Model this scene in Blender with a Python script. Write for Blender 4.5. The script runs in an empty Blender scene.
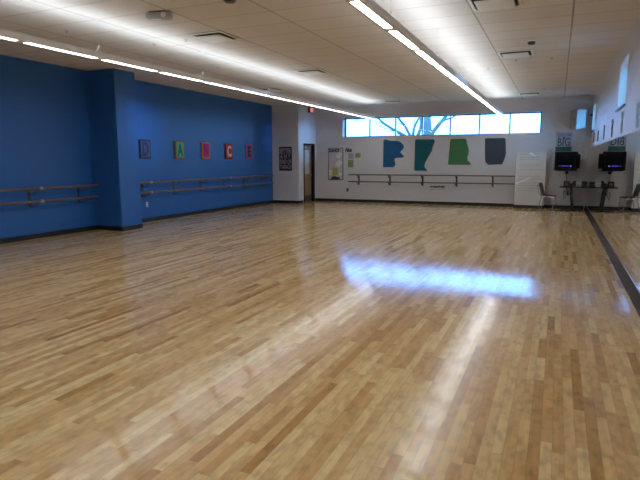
import bpy, bmesh, math, random
from mathutils import Vector, Matrix

random.seed(7)
S = bpy.context.scene
COL = S.collection
H, YB, XL, XR, YF = 3.48, 18.93, -9.5, 0.89, -3.2      # ceiling, back wall, left wall, mirror wall, wall behind the viewer
YA, XE = 17.4, -8.45                                   # alcove wall, entry wall
HC = 1.55                                              # height of the viewer's eye


# ------------------------------------------------------------------ helpers
def lin(r, g, b):
    f = lambda c: (c / 255) / 12.92 if c / 255 <= .04045 else ((c / 255 + .055) / 1.055) ** 2.4
    return (f(r), f(g), f(b), 1)


def link(o, parent=None):
    COL.objects.link(o)
    if parent:
        o.parent = parent
    return o


class MB:
    """Collects shapes and links them as one mesh object."""

    def __init__(self):
        self.bm = bmesh.new()

    def box(self, x0, x1, y0, y1, z0, z1, bevel=0):
        bm2 = bmesh.new()
        bmesh.ops.create_cube(bm2, size=1)
        for v in bm2.verts:
            v.co = Vector(((x0 + x1) / 2 + v.co.x * (x1 - x0), (y0 + y1) / 2 + v.co.y * (y1 - y0), (z0 + z1) / 2 + v.co.z * (z1 - z0)))
        if bevel:
            bmesh.ops.bevel(bm2, geom=bm2.edges[:], offset=bevel, segments=2, affect='EDGES', profile=.5)
        self._merge(bm2)
        return self

    def _merge(self, bm2, M=None):
        me = bpy.data.meshes.new('t')
        if M is not None:
            bm2.transform(M)
        bm2.to_mesh(me)
        bm2.free()
        self.bm.from_mesh(me)
        bpy.data.meshes.remove(me)

    def tube(self, pts, r, seg=10, caps=True):
        """round tube through points; r a number or one per point"""
        pts = [Vector(p) for p in pts]
        rs = r if isinstance(r, (list, tuple)) else [r] * len(pts)
        rings = []
        up = None
        for i, p in enumerate(pts):
            d = (pts[min(i + 1, len(pts) - 1)] - pts[max(i - 1, 0)]).normalized()
            if up is None:
                up = Vector((0, 0, 1)) if abs(d.z) < .9 else Vector((1, 0, 0))
            a = d.cross(up).normalized()
            b = a.cross(d).normalized()
            up = b
            rings.append([self.bm.verts.new(p + (a * math.cos(2 * math.pi * k / seg) + b * math.sin(2 * math.pi * k / seg)) * rs[i]) for k in range(seg)])
        for i in range(len(rings) - 1):
            for k in range(seg):
                self.bm.faces.new((rings[i][k], rings[i][(k + 1) % seg], rings[i + 1][(k + 1) % seg], rings[i + 1][k]))
        if caps:
            self.bm.faces.new(rings[0][::-1])
            self.bm.faces.new(rings[-1])
        return self

    def lathe(self, prof, c=(0, 0, 0), seg=20, axis='Z'):
        """prof: (radius, height) pairs"""
        rings = []
        for r, h in prof:
            ring = []
            for k in range(seg):
                a = 2 * math.pi * k / seg
                q = (max(r, 1e-4) * math.cos(a), max(r, 1e-4) * math.sin(a), h)
                if axis == 'Y':
                    q = (q[0], q[2], q[1])
                elif axis == 'X':
                    q = (q[2], q[0], q[1])
                ring.append(self.bm.verts.new(Vector(c) + Vector(q)))
            rings.append(ring)
        for i in range(len(rings) - 1):
            for k in range(seg):
                self.bm.faces.new((rings[i][k], rings[i][(k + 1) % seg], rings[i + 1][(k + 1) % seg], rings[i + 1][k]))
        self.bm.faces.new(rings[0][::-1])
        self.bm.faces.new(rings[-1])
        return self

    def prism(self, poly, fn, t):
        """poly of (a, b); fn(a, b, d) gives a point, d runs 0..t"""
        A = [self.bm.verts.new(fn(a, b, 0)) for a, b in poly]
        B = [self.bm.verts.new(fn(a, b, t)) for a, b in poly]
        n = len(poly)
        self.bm.faces.new(A)
        self.bm.faces.new(B[::-1])
        for i in range(n):
            self.bm.faces.new((A[i], B[i], B[(i + 1) % n], A[(i + 1) % n]))
        return self

    def rot(self, ang, axis='Z', c=(0, 0, 0)):
        bmesh.ops.rotate(self.bm, verts=self.bm.verts[:], cent=Vector(c), matrix=Matrix.Rotation(ang, 3, axis))
        return self

    def move(self, x, y, z):
        bmesh.ops.translate(self.bm, verts=self.bm.verts[:], vec=Vector((x, y, z)))
        return self

    def build(self, name, mat, parent=None, smooth=False):
        bmesh.ops.recalc_face_normals(self.bm, faces=self.bm.faces[:])
        me = bpy.data.meshes.new(name)
        self.bm.to_mesh(me)
        self.bm.free()
        me.materials.append(mat)
        if smooth:
            for p in me.polygons:
                p.use_smooth = True
            try:
                me.set_sharp_from_angle(angle=math.radians(40))
            except Exception:
                pass
        return link(bpy.data.objects.new(name, me), parent)


def tag(o, label, cat, group=None, kind=None):
    o['label'] = label
    o['category'] = cat
    if group:
        o['group'] = group
    if kind:
        o['kind'] = kind
    return o


def thing(name, label, cat, loc=(0, 0, 0), rotz=0, group=None):
    o = link(bpy.data.objects.new(name, None))
    o.location = loc
    o.rotation_euler = (0, 0, rotz)
    o.empty_display_size = .1
    return tag(o, label, cat, group)


def struct(o, label=None, cat=None):
    o['kind'] = 'structure'
    if label:
        o['label'] = label
        o['category'] = cat
    return o


def copy_tree(o, parent=None):
    c = o.copy()
    COL.objects.link(c)
    if parent:
        c.parent = parent
    for ch in list(o.children):
        copy_tree(ch, c)
    return c


FACE = {'back': Matrix.Rotation(math.pi / 2, 4, 'X'),                                        # text facing -Y
        'left': Matrix.Rotation(math.pi / 2, 4, 'Z') @ Matrix.Rotation(math.pi / 2, 4, 'X')}  # text facing +X


def text(name, body, mat, parent, loc, face='back', w=None, h=None, ext=.001, bold=0, shear=0):
    cu = bpy.data.curves.new('t', 'FONT')
    cu.body = body
    cu.align_x = 'CENTER'
    cu.extrude = 0
    cu.offset = bold
    cu.shear = shear
    cu.resolution_u = 3
    o = bpy.data.objects.new('t', cu)
    COL.objects.link(o)
    bpy.context.view_layer.update()
    me = bpy.data.meshes.new_from_object(o.evaluated_get(bpy.context.evaluated_depsgraph_get()))
    bpy.data.objects.remove(o)
    xs = [v.co.x for v in me.vertices]
    ys = [v.co.y for v in me.vertices]
    x0, x1, y0, y1 = min(xs), max(xs), min(ys), max(ys)
    sy = (h / (y1 - y0)) if h else None
    sx = (w / (x1 - x0)) if w else sy
    sy = sy or sx
    bm = bmesh.new()
    bm.from_mesh(me)
    r = bmesh.ops.extrude_face_region(bm, geom=bm.faces[:])
    for v in bm.verts:
        v.co = Vector(((v.co.x - (x0 + x1) / 2) * sx, (v.co.y - (y0 + y1) / 2) * sy, 0))
    for v in [g for g in r['geom'] if isinstance(g, bmesh.types.BMVert)]:
        v.co.z = max(ext, .001)
    bm.transform(Matrix.Translation(Vector(loc)) @ FACE[face])
    bmesh.ops.recalc_face_normals(bm, faces=bm.faces[:])
    bm.to_mesh(me)
    bm.free()
    me.materials.clear()
    me.materials.append(mat)
    me.name = name
    return link(bpy.data.objects.new(name, me), parent)


# ------------------------------------------------------------------ materials
def mat(name, col, rough=.6, metal=0, coat=0, noise=0, nscale=8, bump=0, spec=.5):
    m = bpy.data.materials.new(name)
    m.use_nodes = True
    nt = m.node_tree
    b = nt.nodes['Principled BSDF']
    b.inputs['Base Color'].default_value = col
    b.inputs['Roughness'].default_value = rough
    b.inputs['Metallic'].default_value = metal
    b.inputs['Coat Weight'].default_value = coat
    b.inputs['Specular IOR Level'].default_value = spec
    if noise or bump:
        tc = nt.nodes.new('ShaderNodeTexCoord')
        n = nt.nodes.new('ShaderNodeTexNoise')
        n.inputs['Scale'].default_value = nscale
        n.inputs['Detail'].default_value = 4
        nt.links.new(tc.outputs['Object'], n.inputs['Vector'])
        if noise:
            mx = nt.nodes.new('ShaderNodeMix')
            mx.data_type = 'RGBA'
            mx.inputs['A'].default_value = tuple(c * (1 - noise) for c in col[:3]) + (1,)
            mx.inputs['B'].default_value = tuple(min(1, c * (1 + noise)) for c in col[:3]) + (1,)
            nt.links.new(n.outputs['Fac'], mx.inputs['Factor'])
            nt.links.new(mx.outputs['Result'], b.inputs['Base Color'])
        if bump:
            bp = nt.nodes.new('ShaderNodeBump')
            bp.inputs['Strength'].default_value = bump
            bp.inputs['Distance'].default_value = .01
            nt.links.new(n.outputs['Fac'], bp.inputs['Height'])
            nt.links.new(bp.outputs['Normal'], b.inputs['Normal'])
    return m


def emit(name, col, strength, base=.8):
    m = bpy.data.materials.new(name)
    m.use_nodes = True
    b = m.node_tree.nodes['Principled BSDF']
    b.inputs['Base Color'].default_value = (base, base, base, 1)
    b.inputs['Emission Color'].default_value = col
    b.inputs['Emission Strength'].default_value = strength
    return m


WALL_C = (.60, .60, .63, 1)
M_wall = mat('white_wall_paint', WALL_C, .55, noise=.02, nscale=3)
M_blue = mat('blue_wall_paint', (.019, .115, .36, 1), .5, noise=.04, nscale=2)
M_black = mat('black_vinyl', (.012, .012, .014, 1), .45)
M_curb = mat('glossy_black_base', (.006, .007, .010, 1), .25, spec=.09)
M_alu = mat('brushed_aluminium', (.6, .6, .62, 1), .3, 1)
M_white = mat('white_enamel', (.75, .75, .74, 1), .4)
M_grey = mat('grey_enamel', (.36, .36, .37, 1), .45)
M_dgrey = mat('dark_grey_metal', (.06, .06, .065, 1), .4)
M_rail = mat('stained_wood_rail', (.19, .105, .07, 1), .35, noise=.2, nscale=20)
M_railb = mat('brown_wood_rail', (.15, .075, .055, 1), .35, noise=.2, nscale=20)
M_frame = mat('window_frame_metal', (.12, .16, .2, 1), .4, .3)
M_mull = mat('mullion_metal', (.3, .34, .38, 1), .4, .3)
M_mirror = mat('mirror_glass', (.80, .81, .81, 1), .0, 1)
M_paper = mat('white_paper', (.72, .72, .72, 1), .7)
M_ink = mat('black_ink', (.01, .01, .012, 1), .6)
M_bark = mat('tree_bark', (.06, .06, .06, 1), .9, noise=.4, nscale=6)
M_lens = emit('lamp_lens', (.91, .98, 1, 1), 14)
M_up = emit('lamp_uplight', (.88, .97, 1, 1), 7.6)
M_wood = mat('door_veneer', (.34, .20, .11, 1), .4, noise=.15, nscale=12)
M_doorframe = mat('door_frame_paint', (.020, .013, .013, 1), .6, spec=.2)
M_jamb = mat('white_jamb_paint', (.84, .84, .84, 1), .5)
M_brown = mat('brown_sill', (.18, .10, .08, 1), .5)


for m_ in (M_lens, M_up):
    m_.cycles.emission_sampling = 'FRONT'
M_lensrim = mat('lens_rim', (.7, .7, .7, 1), .5)


def glass(name, tint):
    m = bpy.data.materials.new(name)
    m.use_nodes = True
    nt = m.node_tree
    nt.nodes.clear()
    out = nt.nodes.new('ShaderNodeOutputMaterial')
    tr = nt.nodes.new('ShaderNodeBsdfTransparent')
    tr.inputs['Color'].default_value = tint
    gl = nt.nodes.new('ShaderNodeBsdfGlossy')
    gl.inputs['Roughness'].default_value = .01
    fr = nt.nodes.new('ShaderNodeFresnel')
    fr.inputs['IOR'].default_value = 1.45
    mx = nt.nodes.new('ShaderNodeMixShader')
    nt.links.new(fr.outputs[0], mx.inputs[0])
    nt.links.new(tr.outputs[0], mx.inputs[1])
    nt.links.new(gl.outputs[0], mx.inputs[2])
    nt.links.new(mx.outputs[0], out.inputs[0])
    return m


M_glass = glass('window_glass', (.93, .96, .97, 1))


def math_node(nt, op, a, b=None, c=None):
    n = nt.nodes.new('ShaderNodeMath')
    n.operation = op
    for i, v in enumerate((a, b, c)):
        if v is None:
            continue
        if isinstance(v, (int, float)):
            n.inputs[i].default_value = v
        else:
            nt.links.new(v, n.inputs[i])
    return n.outputs[0]


def floor_material():
    """narrow maple strips running along Y, random lengths and tones, glossy varnish"""
    m = bpy.data.materials.new('maple_strip_floor')
    m.use_nodes = True
    nt = m.node_tree
    L = nt.links.new
    b = nt.nodes['Principled BSDF']
    tc = nt.nodes.new('ShaderNodeTexCoord')
    sep = nt.nodes.new('ShaderNodeSeparateXYZ')
    L(tc.outputs['Object'], sep.inputs[0])
    W, LEN = .060, .72
    u = math_node(nt, 'DIVIDE', sep.outputs['X'], W)
    row = math_node(nt, 'FLOOR', u)
    fu = math_node(nt, 'FRACT', u)
    wn = nt.nodes.new('ShaderNodeTexWhiteNoise')
    wn.noise_dimensions = '1D'
    L(row, wn.inputs['W'])
    v = math_node(nt, 'ADD', math_node(nt, 'DIVIDE', sep.outputs['Y'], LEN), math_node(nt, 'MULTIPLY', wn.outputs['Value'], 17.3))
    # uneven strip lengths: bend the running coordinate a little, row by row
    v = math_node(nt, 'ADD', v, math_node(nt, 'MULTIPLY', math_node(nt, 'SINE', math_node(nt, 'MULTIPLY', v, 2.1)), .33))
    colm = math_node(nt, 'FLOOR', v)
    fv = math_node(nt, 'FRACT', v)
    cmb = nt.nodes.new('ShaderNodeCombineXYZ')
    L(row, cmb.inputs[0])
    L(colm, cmb.inputs[1])
    wn2 = nt.nodes.new('ShaderNodeTexWhiteNoise')
    wn2.noise_dimensions = '2D'
    L(cmb.outputs[0], wn2.inputs['Vector'])
    ramp = nt.nodes.new('ShaderNodeValToRGB')
    cr = ramp.color_ramp
    stops = [(0, (196, 146, 88)), (.08, (216, 170, 108)), (.35, (227, 184, 122)), (.7, (236, 197, 136)), (1, (245, 213, 156))]
    cr.elements[0].position, cr.elements[0].color = 0, lin(*stops[0][1])
    cr.elements[1].position, cr.elements[1].color = 1, lin(*stops[-1][1])
    for p_, c_ in stops[1:-1]:
        e = cr.elements.new(p_)
        e.color = lin(*c_)
    L(wn2.outputs['Value'], ramp.inputs[0])
    # grain, offset per strip
    mp = nt.nodes.new('ShaderNodeMapping')
    mp.inputs['Scale'].default_value = (60, 2.5, 1)
    L(tc.outputs['Object'], mp.inputs['Vector'])
    ofs = nt.nodes.new('ShaderNodeVectorMath')
    ofs.operation = 'ADD'
    L(mp.outputs[0], ofs.inputs[0])
    sc = nt.nodes.new('ShaderNodeVectorMath')
    sc.operation = 'SCALE'
    sc.inputs['Scale'].default_value = 30
    L(wn2.outputs['Color'], sc.inputs[0])
    L(sc.outputs[0], ofs.inputs[1])
    g = nt.nodes.new('ShaderNodeTexNoise')
    g.inputs['Scale'].default_value = 1
    g.inputs['Detail'].default_value = 5
    L(ofs.outputs[0], g.inputs['Vector'])
    # cloudy figure in the maple
    mp2 = nt.nodes.new('ShaderNodeMapping')
    mp2.inputs['Scale'].default_value = (18, 9, 1)
    L(tc.outputs['Object'], mp2.inputs['Vector'])
    of2 = nt.nodes.new('ShaderNodeVectorMath')
    of2.operation = 'ADD'
    L(mp2.outputs[0], of2.inputs[0])
    L(sc.outputs[0], of2.inputs[1])
    g2 = nt.nodes.new('ShaderNodeTexNoise')
    g2.inputs['Scale'].default_value = 1
    g2.inputs['Detail'].default_value = 3
    L(of2.outputs[0], g2.inputs['Vector'])
    fig = nt.nodes.new('ShaderNodeMapRange')
    fig.inputs['From Min'].default_value = .28
    fig.inputs['From Max'].default_value = .55
    fig.inputs['To Min'].default_value = .72
    fig.inputs['To Max'].default_value = 1.0
    L(g2.outputs['Fac'], fig.inputs['Value'])
    gm = math_node(nt, 'MULTIPLY', math_node(nt, 'MULTIPLY_ADD', g.outputs['Fac'], .36, .80), fig.outputs[0])
    # dark hairline joints
    e1 = math_node(nt, 'LESS_THAN', fu, .03)
    e2 = math_node(nt, 'LESS_THAN', fv, .004)
    gap = math_node(nt, 'MAXIMUM', e1, e2)
    gm = math_node(nt, 'MULTIPLY', gm, math_node(nt, 'MULTIPLY_ADD', gap, -.38, 1))
    mul = nt.nodes.new('ShaderNodeVectorMath')
    mul.operation = 'SCALE'
    L(ramp.outputs['Color'], mul.inputs[0])
    L(gm, mul.inputs['Scale'])
    L(mul.outputs[0], b.inputs['Base Color'])
    b.inputs['Roughness'].default_value = FLOOR_ROUGH
    b.inputs['Specular IOR Level'].default_value = .5
    b.inputs['Anisotropic'].default_value = 1.0            # sanding marks along the grain spread the gloss sideways
    tg = nt.nodes.new('ShaderNodeCombineXYZ')
    tg.inputs[0].default_value = 1
    L(tg.outputs[0], b.inputs['Tangent'])
    # the strips are never quite level: each tips and cups a little
    mp4 = nt.nodes.new('ShaderNodeMapping')
    mp4.inputs['Scale'].default_value = (17, 5, 1)
    L(tc.outputs['Object'], mp4.inputs['Vector'])
    wl = nt.nodes.new('ShaderNodeTexNoise')
    wl.inputs['Scale'].default_value = 1
    wl.inputs['Detail'].default_value = 1
    L(mp4.outputs[0], wl.inputs['Vector'])
    s3 = nt.nodes.new('ShaderNodeSeparateColor')
    L(wn2.outputs['Color'], s3.inputs[0])
    ax = math_node(nt, 'MULTIPLY_ADD', s3.outputs[1], TIP, -TIP / 2)
    ax = math_node(nt, 'ADD', ax, math_node(nt, 'MULTIPLY_ADD', fu, CUP, -CUP / 2))
    ay = math_node(nt, 'MULTIPLY_ADD', wl.outputs['Fac'], .012, -.006)
    nv = nt.nodes.new('ShaderNodeCombineXYZ')
    L(ax, nv.inputs[0])
    L(ay, nv.inputs[1])
    nv.inputs[2].default_value = 1
    nn = nt.nodes.new('ShaderNodeVectorMath')
    nn.operation = 'NORMALIZE'
    L(nv.outputs[0], nn.inputs[0])
    L(nn.outputs[0], b.inputs['Normal'])
    return m


FLOOR_ROUGH = .112
TIP, CUP = .012, .008


def ceiling_material():
    """2 x 4 ft lay-in acoustic tiles, long side across the room"""
    m = bpy.data.materials.new('acoustic_ceiling_tile')
    m.use_nodes = True
    nt = m.node_tree
    L = nt.links.new
    b = nt.nodes['Principled BSDF']
    b.inputs['Roughness'].default_value = .9
    b.inputs['Specular IOR Level'].default_value = .15
    tc = nt.nodes.new('ShaderNodeTexCoord')
    sep = nt.nodes.new('ShaderNodeSeparateXYZ')
    L(tc.outputs['Object'], sep.inputs[0])
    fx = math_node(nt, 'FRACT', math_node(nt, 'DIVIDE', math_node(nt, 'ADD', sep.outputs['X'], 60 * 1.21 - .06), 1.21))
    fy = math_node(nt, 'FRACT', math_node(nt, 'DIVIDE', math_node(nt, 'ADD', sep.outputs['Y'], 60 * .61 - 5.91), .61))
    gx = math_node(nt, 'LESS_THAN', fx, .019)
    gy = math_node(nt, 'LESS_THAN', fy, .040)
    gap = math_node(nt, 'MAXIMUM', gx, math_node(nt, 'MULTIPLY', gy, .6))  # grid lines darkened in the colour for the shading along the white bars
    rx = math_node(nt, 'FLOOR', math_node(nt, 'DIVIDE', math_node(nt, 'ADD', sep.outputs['X'], 60 * 1.21 - .06), 1.21))
    ry = math_node(nt, 'FLOOR', math_node(nt, 'DIVIDE', math_node(nt, 'ADD', sep.outputs['Y'], 60 * .61 - 5.91), .61))
    cmb = nt.nodes.new('ShaderNodeCombineXYZ')
    L(rx, cmb.inputs[0])
    L(ry, cmb.inputs[1])
    wn = nt.nodes.new('ShaderNodeTexWhiteNoise')
    wn.noise_dimensions = '2D'
    L(cmb.outputs[0], wn.inputs['Vector'])
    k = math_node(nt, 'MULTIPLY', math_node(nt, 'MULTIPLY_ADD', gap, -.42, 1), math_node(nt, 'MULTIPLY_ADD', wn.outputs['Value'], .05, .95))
    mul = nt.nodes.new('ShaderNodeVectorMath')
    mul.operation = 'SCALE'
    mul.inputs[0].default_value = (.70, .67, .665)
    L(k, mul.inputs['Scale'])
    L(mul.outputs[0], b.inputs['Base Color'])
    return m


# ------------------------------------------------------------------ room shell
FL = MB().box(XL - .4, XR + .4, YF - .4, YB + .4, -.2, 0).build('floor', floor_material())
struct(FL)
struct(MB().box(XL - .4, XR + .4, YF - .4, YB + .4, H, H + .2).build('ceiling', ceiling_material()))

TH = .22
struct(MB().box(XL - TH, XL, YF - TH, YA + .15, 0, H).build('wall_left', M_blue))
struct(MB().box(XL - TH, XR + TH, YF - TH, YF, 0, H).build('wall_front', M_wall))
struct(MB().box(XL, XE, YA, YA + .15, 0, H).build('wall_alcove', M_wall))
D0, D1, DH = 17.82, 18.77, 2.15
struct(MB().box(XE - .15, XE, YA + .15, D0, 0, H).box(XE - .15, XE, D1, YB, 0, H).box(XE - .15, XE, D0, D1, DH, H).build('wall_entry', M_wall))
struct(MB().box(XL, -8.74, 9.06, 9.68, 0, H).build('column', M_blue))

# back wall with its long clerestory opening
WX0, WX1, WZ0, WZ1 = -7.37, -.555, 2.385, 3.08
BT = .36
struct(MB().box(XL - TH, XR + BT, YB, YB + BT, 0, WZ0).box(XL - TH, XR + BT, YB, YB + BT, WZ1, H)
       .box(XL - TH, WX0, YB, YB + BT, WZ0, WZ1).box(WX1, XR + BT, YB, YB + BT, WZ0, WZ1).build('wall_back', M_wall))
# right wall above and behind the mirrors, three window openings
RW = [(1.85, 3.1), (9.55, 10.82), (17.3, 18.62)]
RZ0, RZ1, RT = 2.385, 3.14, .24
b = MB().box(XR, XR + RT, YF - TH, YB, 0, RZ0).box(XR, XR + RT, YF - TH, YB, RZ1, H)
prev = YF - TH
for y0, y1 in RW:
    b.box(XR, XR + RT, prev, y0, RZ0, RZ1)
    prev = y1
b.box(XR, XR + RT, prev, YB, RZ0, RZ1)
struct(b.build('wall_right', M_wall))

# black vinyl baseboards
BB = .10
struct(MB().box(XL, XL + .012, YF, 9.06, 0, BB).box(XL, XL + .012, 9.68, YA, 0, BB).build('baseboard_left', M_black))
struct(MB().box(XL, -8.728, 9.048, 9.06, 0, BB).box(-8.74, -8.728, 9.06, 9.68, 0, BB).box(XL, -8.728, 9.68, 9.692, 0, BB).build('baseboard_column', M_black))
struct(MB().box(XL, XE + .012, YA - .012, YA, 0, BB).build('baseboard_alcove', M_black))
struct(MB().box(XE, XE + .012, YA, D0 - .06, 0, BB).box(XE, XE + .012, D1 + .06, YB, 0, BB).build('baseboard_entry', M_black))
struct(MB().box(XE, XR - .06, YB - .012, YB, 0, BB).build('baseboard_back', M_black))
struct(MB().prism([(XR - .056, 0), (XR, 0), (XR, .140), (XR - .007, .140)], lambda a, z, dd: Vector((a, YF + dd, z)), YB - YF).build('baseboard_right', M_curb))
struct(MB().box(XR - .010, XR, YF, YB, .140, .150).build('trim_1', M_alu))

# long window in the back wall: frame, mullions and seven panes
w = struct(link(bpy.data.objects.new('window_1', None)), 'long strip of seven window panes high in the back wall', 'window')
YG = YB + .30
fr = MB()
fr.box(WX0, WX1, YG - .03, YG + .03, WZ0, WZ0 + .035).box(WX0, WX1, YG - .03, YG + .03, WZ1 - .035, WZ1)
fr.box(WX0, WX0 + .04, YG - .03, YG + .03, WZ0, WZ1).box(WX1 - .04, WX1, YG - .03, YG + .03, WZ0, WZ1)
fr.build('window_frame', M_frame, w)
n = 7
pw = (WX1 - WX0) / n
for i in range(1, n):
    x = WX0 + pw * i
    MB().box(x - .022, x + .022, YG - .06, YG + .03, WZ0 + .035, WZ1 - .035).build('mullion', M_mull, w)
for i in range(n):
    MB().box(WX0 + pw * i + .02, WX0 + pw * (i + 1) - .02, YG - .003, YG + .003, WZ0 + .03, WZ1 - .03).build('pane', M_glass, w)
for k, (y0, y1) in enumerate(RW):
    w = struct(link(bpy.data.objects.new('window_%d' % (k + 2), None)),
               ['window in the mirror wall behind the viewer', 'nearer tall window high on the mirror wall', 'far window on the mirror wall beside the back corner'][k], 'window')
    XG = XR + .19
    fr = MB().box(XG - .025, XG + .025, y0, y1, RZ0, RZ0 + .035).box(XG - .025, XG + .025, y0, y1, RZ1 - .035, RZ1)
    fr.box(XG - .025, XG + .025, y0, y0 + .035, RZ0, RZ1).box(XG - .025, XG + .025, y1 - .035, y1, RZ0, RZ1)
    fr.build('window_frame', M_mull, w)
    MB().box(XG - .003, XG + .003, y0 + .03, y1 - .03, RZ0 + .03, RZ1 - .03).build('pane', M_glass, w)
    MB().box(XR + .001, XR + .165, y0 - .001, y0 + .006, RZ0, RZ1).box(XR + .001, XR + .165, y1 - .006, y1 + .001, RZ0, RZ1) \
        .box(XR + .001, XR + .165, y0, y1, RZ1 - .006, RZ1 + .001).build('jamb_lining', M_jamb, w)
    MB().box(XR - .03, XR + .16, y0 - .03, y1 + .03, RZ0 - .022, RZ0).build('window_sill', M_brown, w)

# door in the entry wall
d = struct(link(bpy.data.objects.new('door_1', None)), 'wooden door with a tall glass light in a dark frame', 'door')
fr = MB().box(XE - .16, XE + .02, D0, D0 + .05, 0, DH).box(XE - .16, XE + .02, D1 - .05, D1, 0, DH).box(XE - .16, XE + .02, D0 + .05, D1 - .05, DH - .06, DH)
fr.build('door_frame', M_doorframe, d)
XD = XE - .11
MB().box(XD - .045, XD, D0 + .05, D0 + .17, 0, DH - .06).box(XD - .045, XD, D1 - .17, D1 - .05, 0, DH - .06) \
    .box(XD - .045, XD, D0 + .17, D1 - .17, 0, 1.03).box(XD - .045, XD, D0 + .17, D1 - .17, 1.92, DH - .06).build('door_leaf', M_wood, d)
MB().box(XD - .03, XD - .015, D0 + .17, D1 - .17, 1.03, 1.92).build('glass_light', mat('frosted_glass', (.55, .56, .55, 1), .25), d)
MB().box(XD, XD + .004, D0 + .07, D1 - .07, .02, .24).build('kick_plate', M_dgrey, d)
MB().box(XD, XD + .06, D0 + .12, D0 + .42, 1.98, 2.04).build('door_closer', M_alu, d)
MB().tube([(XD, D1 - .11, 1.0), (XD + .05, D1 - .11, 1.0), (XD + .05, D1 - .22, 1.0)], .01).build('door_handle', M_alu, d)
MB().box(XE - .9, XE - .85, D0 - .3, D1 + .1, 0, 2.4).build('corridor_wall', M_wall)['kind'] = 'structure'

# mirrors
ME = [YB - i * 1.83 for i in range(13)]
for i in range(12):
    y1, y0 = ME[i], max(ME[i + 1], YF)
    o = MB().box(XR - .006, XR, y0 + .0015, y1 - .0015, .150, 1.906).build('wall_mirror', M_mirror)
    tag(o, ('frameless wall mirror sheet in the back corner beside the black table' if i == 0 else
            'frameless wall mirror sheet, number %d of the row counted from the back corner' % (i + 1)), 'mirror', 'mirror sheets along the right wall')

# ------------------------------------------------------------------ linear pendant lights
NS = [18.12 - 1.22 * i for i in range(18)]          # joints of the run


def pendant(x, label):
    t = thing('linear_pendant_light', label, 'ceiling light', (x, 0, 0), group='long pendant lights')
    z0, z1, hw = 2.95, 3.03, .08
    y0, y1 = NS[-1], NS[0]
    b = MB()
    prof = [(-hw, z0), (-.046, z0), (-.046, z0 + .012), (.046, z0 + .012), (.046, z0), (hw, z0), (hw, z1), (.076, z1), (.076, z0 + .02), (-.076, z0 + .02), (-.076, z1), (-hw, z1)]
    b.prism(prof, lambda a, c, dd: Vector((a, y0 + dd, c)), y1 - y0)
    for y in NS[1:-1]:
        b.box(-.052, .052, y - .055, y + .055, z0, z0 + .012)
    b.box(-hw, hw, y0 - .01, y0, z0, z1).box(-hw, hw, y1, y1 + .01, z0, z1)
    b.build('housing', M_house, t)
    for i in range(len(NS) - 1):
        a, c = NS[i + 1] + .057, NS[i] - .057
        if i == 0:
            c = NS[0] - .02
        e = .02
        poly = [(-.044 + e, a), (.044 - e, a), (.044, a + e), (.044, c - e), (.044 - e, c), (-.044 + e, c), (-.044, c - e), (-.044, a + e)]
        lens = MB().prism(poly, lambda p, q, dd: Vector((p, q, z0 + .003 + dd)), .008).build('lens', M_lens, t)
        lens.data.materials.append(M_lensrim)
        for p_ in lens.data.polygons:
            p_.material_index = 0 if p_.normal.z < -.5 else 1
        up = MB().box(-.070, .070, NS[i + 1] + .01, NS[i] - .01, z1 - .012, z1 - .003).build('uplight_panel', M_up, t)
        up.data.materials.append(M_lensrim)
        for p_ in up.data.polygons:
            p_.material_index = 0 if p_.normal.z > .5 else 1
    for y in NS[0::2]:
        yy = min(y, y1 - .05)
        c = MB().tube([(0, yy, z1 + .09), (0, yy, H)], .003, 6).lathe([(.03, H - .012), (.03, H)], (0, yy, 0), 12).build('cable', M_alu, t)
        MB().tube([(-.075, yy, z1), (-.006, yy, z1 + .09), (.006, yy, z1 + .09), (.075, yy, z1)], .003, 6).box(-.009, .009, yy - .009, yy + .009, z1 + .075, z1 + .11).build('yoke', M_yoke, c)
    return t


M_yoke = mat('steel_yoke', (.22, .22, .22, 1), .5)
M_house = mat('fixture_housing', (.78, .75, .73, 1), .45)
pendant(-5.95, 'long white linear pendant light hanging nearer the blue wall')
pendant(-1.75, 'long white linear pendant light hanging nearer the mirror wall')


# ------------------------------------------------------------------ things on the ceiling
def diffuser():
    t = thing('ceiling_diffuser', '', 'air vent', group='square ceiling air diffusers')
    MB().box(-.30, .30, -.30, .30, -.004, 0).build('backing', mat('vent_dark', (.015, .015, .015, 1), .7), t)
    b = MB()
    for sx in (-1, 1):
        b.box(min(sx * .30, sx * .262), max(sx * .30, sx * .262), -.30, .30, -.016, -.0035)
        b.box(-.262, .262, min(sx * .30, sx * .262), max(sx * .30, sx * .262), -.016, -.0035)
    b.build('vent_frame', M_white, t)
    # pillow plate hung below the throat
    MB().prism([(-.21, -.21), (.21, -.21), (.21, .21), (-.21, .21)], lambda p, q, dd: Vector((p * (1 + dd * 6), q * (1 + dd * 6), -.046 + dd)), .014).build('plate', M_white, t)
    for sx in (-1, 1):
        for sy in (-1, 1):
            MB().tube([(sx * .15, sy * .15, -.033), (sx * .15, sy * .15, -.002)], .008, 6).build('hanger', M_dgrey, t)
    return t


DF = [(-5.07, 7.46, 'square white ceiling vent between the long lights, nearest the viewer'),
      (-5.07, 11.16, 'square white ceiling vent between the long lights, second from the viewer'),
      (-.82, 7.28, 'square white ceiling vent right of the long lights, cut by the top of the photo'),
      (-.82, 10.86, 'square white ceiling vent right of the long lights, in the middle of the row'),
      (-.88, 17.5, 'square white ceiling vent right of the long lights, close to the back wall'),
      (-7.33, 13.45, 'square dark ceiling vent between the left long light and the blue wall'),
      (-5.15, 17.85, 'square ceiling vent above the left part of the back window')]
d0 = diffuser()
for i, (x, y, lb) in enumerate(DF):
    o = d0 if i == 0 else copy_tree(d0)
    o.location = (x, y, H)
    o['label'] = lb

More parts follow.
